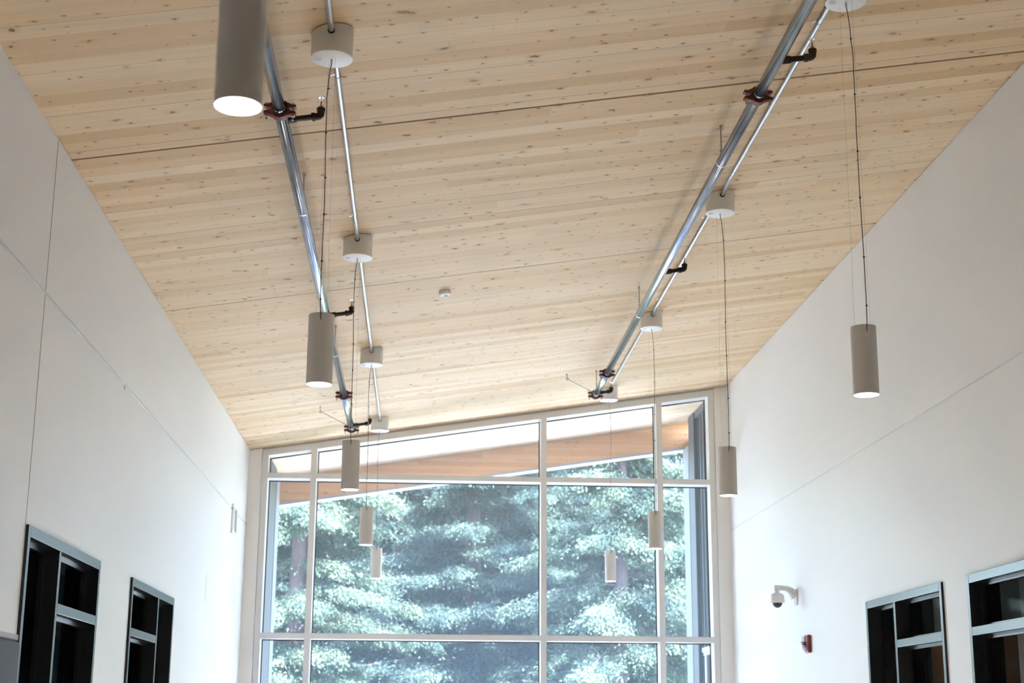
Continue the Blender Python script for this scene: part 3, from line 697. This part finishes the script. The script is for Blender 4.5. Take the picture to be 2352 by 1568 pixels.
# --- smoke detector
xs, ys_ = 0.121, 9.735
root = empty('smoke_detector', (xs, ys_, ceil_z(xs))); tag(root, 'small round white smoke detector alone in the middle of the timber ceiling', 'smoke detector')
root.rotation_euler = (0, -math.atan(SL), 0)
m_ = MB(); m_.lathe([(0, 0), (0.040, 0), (0.040, -0.010), (0, -0.010)], 32); m_.build('base', M['plastic_grey'], root, smooth=40)
m_ = MB(); m_.lathe([(0, -0.010), (0.0405, -0.010), (0.0415, -0.014), (0.0400, -0.026), (0.035, -0.031), (0.015, -0.033), (0, -0.033)], 32); m_.build('housing', M['plastic'], root, smooth=30)
m_ = MB(); m_.lathe([(0.0125, -0.032), (0.0135, -0.036), (0.012, -0.043), (0.0, -0.044)], 20, T(0.002, 0.006, 0)); m_.build('sensor_cap', M['plastic'], root, smooth=30)

# ================================================================== THINGS ON THE WALLS
# --- dome camera on an arm
root = empty('security_camera', (XR, 11.96, 0.985+EYE)); tag(root, 'white dome security camera on a curved arm on the right wall', 'security camera')
m_ = MB(); m_.prism([(0, -0.045, -0.065), (0, 0.045, -0.065), (0, 0.045, 0.062), (0, -0.045, 0.062)], (-0.008, 0, 0)); m_.build('wall_plate', M['plastic_grey'], root, bevel=0.003)
m_ = MB(); arm = [(-0.006, 0, 0.0), (-0.020, 0, 0.022), (-0.045, 0, 0.050), (-0.075, 0, 0.066), (-0.110, 0, 0.071), (-0.155, 0, 0.071)]
rr = [0.052, 0.040, 0.029, 0.023, 0.0205, 0.0205]
m_.tube(arm, rr, 16); m_.lathe([(0, 0.092), (0.022, 0.092), (0.0235, 0.080), (0.0225, 0.046), (0, 0.046)], 24, T(-0.155, 0, 0)); br = m_.build('bracket', M['plastic'], root, smooth=50)
m_ = MB(); m_.lathe([(0, 0.050), (0.018, 0.050), (0.019, 0.032), (0.040, 0.025), (0.054, 0.010), (0.056, -0.010), (0.0565, -0.034), (0.060, -0.040), (0.057, -0.048), (0, -0.048)], 32, T(-0.155, 0, 0)); m_.build('housing', M['plastic'], root, smooth=35)
m_ = MB(); m_.lathe([(0.0405, -0.047), (0.0395, -0.056), (0.035, -0.068), (0.026, -0.079), (0.013, -0.086), (0, -0.088)], 32, T(-0.155, 0, 0)); m_.build('dome', M['smoked'], root, smooth=60)

# --- fire alarm strobe
root = empty('fire_alarm', (XR, 11.605, 0.600+EYE)); tag(root, 'red fire alarm strobe low on the right wall below the camera', 'fire alarm')
m_ = MB(); m_.prism([(0, -0.058, -0.068), (0, 0.058, -0.068), (0, 0.058, 0.068), (0, -0.058, 0.068)], (-0.030, 0, 0)); body = m_.build('body', M['alarm_red'], root, bevel=0.010)
m_ = MB(); m_.prism([(-0.030, -0.020, -0.060), (-0.030, 0.045, -0.060), (-0.030, 0.045, 0.060), (-0.030, -0.020, 0.060)], (-0.022, 0, 0)); m_.build('lens_cover', M['clear'], root, bevel=0.012)
m_ = MB(); m_.lathe([(0, 0.0), (0.026, 0.0), (0.024, 0.030), (0.016, 0.037), (0, 0.038)], 20, T(-0.030, 0.012, -0.022) @ RY(-PI/2)); m_.build('strobe_lens', M['chrome'], root, smooth=40)
m_ = MB(); m_.prism([(-0.028, -0.022, 0.004), (-0.028, 0.046, 0.004), (-0.060, 0.030, 0.006), (-0.060, -0.006, 0.006)], (0, 0, 0.010)); m_.build('visor', M['alarm_red'], root)
def letters(txt):
    m_ = MB()
    G = {'F': ['111', '100', '110', '100', '100'], 'I': ['111', '010', '010', '010', '111'], 'R': ['110', '101', '110', '101', '101'], 'E': ['111', '100', '110', '100', '111']}
    for i, ch in enumerate(txt):
        for r, row in enumerate(G[ch]):
            for c, b in enumerate(row):
                if b == '1':
                    z = 0.034-i*0.0185-r*0.0026; yv = -0.036+0.0045-c*0.003
                    m_.box((-0.0312, yv-0.0016, z-0.0014), (-0.0298, yv+0.0016, z+0.0014))
    return m_
letters('FIRE').build('lettering', M['letter'], body)

# --- wall vent and wall speaker on the left wall
root = empty('wall_vent', (XL, 13.44, 1.725+EYE)); tag(root, 'small white framed vent with a grey grille at the left wall reveal', 'vent')
m_ = MB()
for a, b in (((-0.148, -0.128), (0.148, -0.100)), ((-0.148, 0.104), (0.148, 0.130)), ((-0.148, -0.100), (-0.110, 0.104)), ((0.118, -0.100), (0.148, 0.104))): m_.box((0, a[0], a[1]), (0.016, b[0], b[1]))
m_.build('frame', M['plastic'], root)
m_ = MB(); m_.box((0, -0.110, -0.100), (0.004, 0.118, 0.104))
for k in range(17): m_.box((0.004, -0.110, -0.097+k*0.0118), (0.0055, 0.118, -0.0885+k*0.0118))
m_.build('grille', M['vent_grey'], root)
root = empty('wall_speaker', (XL, 12.05, 1.005+EYE)); tag(root, 'faint square white speaker plate on the left wall below the vent', 'speaker')
m_ = MB(); m_.box((0, -0.128, -0.112), (0.003, 0.128, 0.112)); m_.build('plate', M['wall'], root, bevel=0.001)
m_ = MB(); m_.lathe([(0, 0.007), (0.078, 0.006), (0.086, 0.004), (0.086, 0.0)], 36, RY(PI/2)); m_.build('grille', M['plastic_grey'] if False else M['wall'], root, smooth=40)

# --- grey cabinet at the lower left edge
root = empty('storage_cabinet', (XL+0.03, 4.2, 0)); tag(root, 'tall grey cabinet with a pale top in the bottom left corner', 'cabinet')
ct_ = 1.862
m_ = MB(); m_.box((0.002, -0.60, 0), (0.33, 0.88, ct_-0.012)); m_.build('carcass', M['cab_grey'], root)
m_ = MB(); m_.box((0.0, -0.605, ct_-0.012), (0.334, 0.881, ct_+0.006)); m_.build('top', M['cab_top'], root, bevel=0.003)
m_ = MB(); m_.box((0.3305, 0.868, 0.02), (0.3325, 0.880, ct_-0.014)); m_.build('edge_band', M['cab_edge'], root)
m_ = MB(); m_.box((0.3302, -0.595, 0.06), (0.345, 0.140, ct_-0.02)); d_ = m_.build('door', M['cab_grey'], root, bevel=0.002)
m_ = MB(); m_.box((0.3302, 0.145, 0.06), (0.345, 0.864, ct_-0.02)); m_.build('door', M['cab_grey'], root, bevel=0.002)

# --- furniture in the dark rooms behind the right windows
def room_cab(y0, y1, label, glabel):
    root = empty('wood_cabinet', (3.66, (y0+y1)/2, 0.05)); tag(root, label, 'cabinet', 'wood cabinets behind the right windows')
    h = (y1-y0)/2
    m_ = MB(); m_.box((-0.20, -h, 0.0), (0.22, h, 2.12)); m_.build('carcass', M['brown_wood'], root)
    m_ = MB(); m_.box((-0.218, -h+0.01, 0.08), (-0.2005, -0.003, 2.10)); m_.build('door', M['brown_wood'], root, bevel=0.002)
    m_ = MB(); m_.box((-0.218, 0.003, 0.08), (-0.2005, h-0.01, 2.10)); m_.build('door', M['brown_wood'], root, bevel=0.002)
    b = MB(); b.box((-0.19, -h+0.02, 0), (0.19, h-0.02, 0.32)); o = b.build('storage_carton', M['carton'], None, loc=(3.66, (y0+y1)/2, 2.17)); tag(o, glabel, 'carton', 'grey cartons on the cabinets')
room_cab(9.15, 10.12, 'brown wood cabinet seen through the right window nearer the window wall', 'grey carton seen through the upper pane of the whole right window')
room_cab(7.45, 8.62, 'brown wood cabinet seen through the right window cut off by the picture edge', 'grey carton in the upper pane of the cut-off right window')

# ================================================================== TREES
def tree_meshes(kind, seed, H, Lmax, trunk_r, z0, nwhorl, droop):
    rs = np.random.RandomState(seed)
    # trunk
    m_ = MB(); zs = np.linspace(0, H, 14); bx = np.cumsum(rs.normal(0, 0.03, 14)); by = np.cumsum(rs.normal(0, 0.03, 14))
    ax = lambda z: Vector((float(np.interp(z, zs, bx)), float(np.interp(z, zs, by)), z))
    m_.tube([(bx[i], by[i], zs[i]) for i in range(14)], [max(0.02, trunk_r*(1-zs[i]/H)**0.8) for i in range(14)], 12)
    V = []
    for wz in np.linspace(z0, H*0.985, nwhorl):
        nb = rs.randint(4, 7); a0 = rs.rand()*6.28
        for b in range(nb):
            az = a0+6.283*b/nb+rs.normal(0, 0.25); zb = wz+rs.normal(0, 0.34)
            if zb < 0.6 or zb > H: continue
            Lb = Lmax*max(0.06, (1-zb/H))**0.75*rs.uniform(0.5, 1.25)
            d = np.array([math.cos(az), math.sin(az)]); o = ax(zb)
            nsg = 6; pl_ = []
            for k in range(nsg+1):
                t = k/nsg; zz = zb + Lb*(0.10*t - droop*t*t + 0.10*t**4)
                pl_.append(np.array([o.x+d[0]*Lb*t, o.y+d[1]*Lb*t, zz]))
            m_.tube([tuple(p) for p in pl_], [max(0.006, trunk_r*0.10*(1-k/nsg*0.9)) for k in range(nsg+1)], 4, caps=False)
            # twigs carry flat drooping bunches of short sprays
            ncl = int(9+Lb*19); P = np.array(pl_); ts = rs.uniform(0.20, 1.04, ncl)**0.85
            base = np.stack([np.interp(np.clip(ts, 0, 1), np.linspace(0, 1, nsg+1), P[:, i]) for i in range(3)], 1)
            side = np.array([-d[1], d[0], 0]); wdt = 0.36*Lb*np.maximum(0.02, 1.05-ts)**0.7; sd = rs.uniform(-1, 1, ncl)
            base = base + side*(sd*wdt)[:, None]; base[:, 2] += -np.abs(sd)*wdt*0.25 - np.abs(rs.normal(0, 0.07, ncl))
            for i in range(ncl):
                out = np.array([d[0], d[1], 0])*0.8 + side*sd[i]*0.7; out /= np.linalg.norm(out)
                ns = rs.randint(42, 72); rad = rs.uniform(0.10, 0.24)
                q = rs.normal(0, 0.55, (ns, 3))*np.array([rad, rad, rad*0.42]); q[:, 2] -= (q[:, 0]*out[0]+q[:, 1]*out[1])*0.45
                dv = out[None]*rs.uniform(0.4, 1.1, (ns, 1)) + rs.normal(0, 0.42, (ns, 3)) + np.array([0, 0, -0.35]); dv /= np.linalg.norm(dv, axis=1)[:, None]
                V.append((base[i][None]+q, dv, rs.uniform(0.028, 0.066, (ns, 1))))
    # mesh of sprays: each a bent strip of two quads with a notch
    B = np.concatenate([v[0] for v in V]); D = np.concatenate([v[1] for v in V]); S = np.concatenate([v[2] for v in V]); n = len(B)
    rnd = rs.normal(0, 0.55, (n, 3)); rnd[:, 2] += 1.0; side = np.cross(D, rnd); side /= np.linalg.norm(side, axis=1)[:, None]; nor = np.cross(side, D)
    co = np.empty((n, 6, 3))
    co[:, 0] = B - side*S*0.10; co[:, 1] = B + side*S*0.10
    mid = B + D*S*0.55 + nor*S*0.08; co[:, 2] = mid + side*S*0.22; co[:, 3] = mid - side*S*0.22
    tip = B + D*S*1.05 - nor*S*0.10; co[:, 4] = tip + side*S*0.08; co[:, 5] = tip - side*S*0.08
    me = bpy.data.meshes.new('foliage'); me.vertices.add(n*6); me.vertices.foreach_set('co', co.reshape(-1).astype(np.float32))
    f = np.array([[0, 1, 2, 3], [3, 2, 4, 5]]); idx = (np.arange(n)[:, None, None]*6 + f[None]).reshape(-1)
    me.loops.add(len(idx)); me.loops.foreach_set('vertex_index', idx.astype(np.int32)); me.polygons.add(n*2)
    me.polygons.foreach_set('loop_start', (np.arange(n*2)*4).astype(np.int32)); me.polygons.foreach_set('loop_total', np.full(n*2, 4, np.int32))
    me.update(calc_edges=True); me.materials.append(M['leaf%d' % kind])
    return m_, me
protos = []
for seed, H, Lm, tr, z0, nw, dr in ((3, 10.5, 2.6, 0.20, 0.9, 36, 0.34), (8, 11.5, 2.9, 0.22, 1.4, 38, 0.28), (21, 9.6, 2.4, 0.16, 0.7, 34, 0.40)):
    tm, fm = tree_meshes(len(protos), seed, H, Lm, tr, z0, nw, dr)
    root = empty('conifer_tree', (0, 0, -0.05))
    tk = tm.build('trunk', M['bark'], root, smooth=60)
    fo = bpy.data.objects.new('foliage', fm); COL.objects.link(fo); fo.parent = root
    protos.append(root)
spots = [  # x, y, proto, turn, scale, label
 (-2.1, 26.0, 0, 0.3, 1.00, 'bright conifer with a thick trunk behind the left mullion, nearest of the trees'),
 (1.02, 30.0, 1, 4.0, 1.05, 'darker conifer with a bare looking trunk in the centre of the window'),
 (3.55, 27.0, 2, 2.2, 1.08, 'pale sunlit conifer seen right of the centre mullion'),
 (-0.5, 35.5, 1, 1.7, 1.15, 'dark conifer standing just behind the bright left tree'),
 (6.2, 29.5, 0, 5.1, 1.0, 'conifer seen through the right hand column of panes'),
 (-5.6, 30.0, 2, 0.9, 1.0, 'conifer at the far left of the window, mostly behind the jamb'),
 (-2.9, 37.0, 1, 3.1, 1.15, 'shaded conifer standing behind the thick left trunk'),
 (2.6, 36.5, 1, 1.1, 1.1, 'shaded conifer standing behind the centre trunk'),
 (6.0, 37.5, 1, 2.6, 1.05, 'shaded conifer standing behind the pale right tree'),
 (-4.6, 38.5, 1, 5.6, 1.05, 'distant conifer between the left trunks'),
 (0.4, 41.0, 0, 0.2, 1.2, 'distant conifer filling the gap behind the middle trees'),
 (-2.6, 46.0, 1, 2.0, 1.35, 'far conifer seen faintly past the bright left tree'),
 (2.6, 46.0, 1, 3.7, 1.35, 'far conifer closing the gap beside the centre mullion'),
 (5.2, 45.0, 1, 1.0, 1.35, 'far conifer closing the gap behind the pale right tree'),
 (9.4, 37.0, 2, 4.4, 1.15, 'distant conifer at the far right edge of the window'),
]
used = set()
for x, y, p, a, s_, lab in spots:
    if p in used: o = copy_tree(protos[p])
    else: o = protos[p]; used.add(p)
    o.location = (x, y, -0.05); o.rotation_euler = (0, 0, a); o.scale = (s_, s_, s_)
    tag(o, lab, 'tree', 'conifers beyond the window')
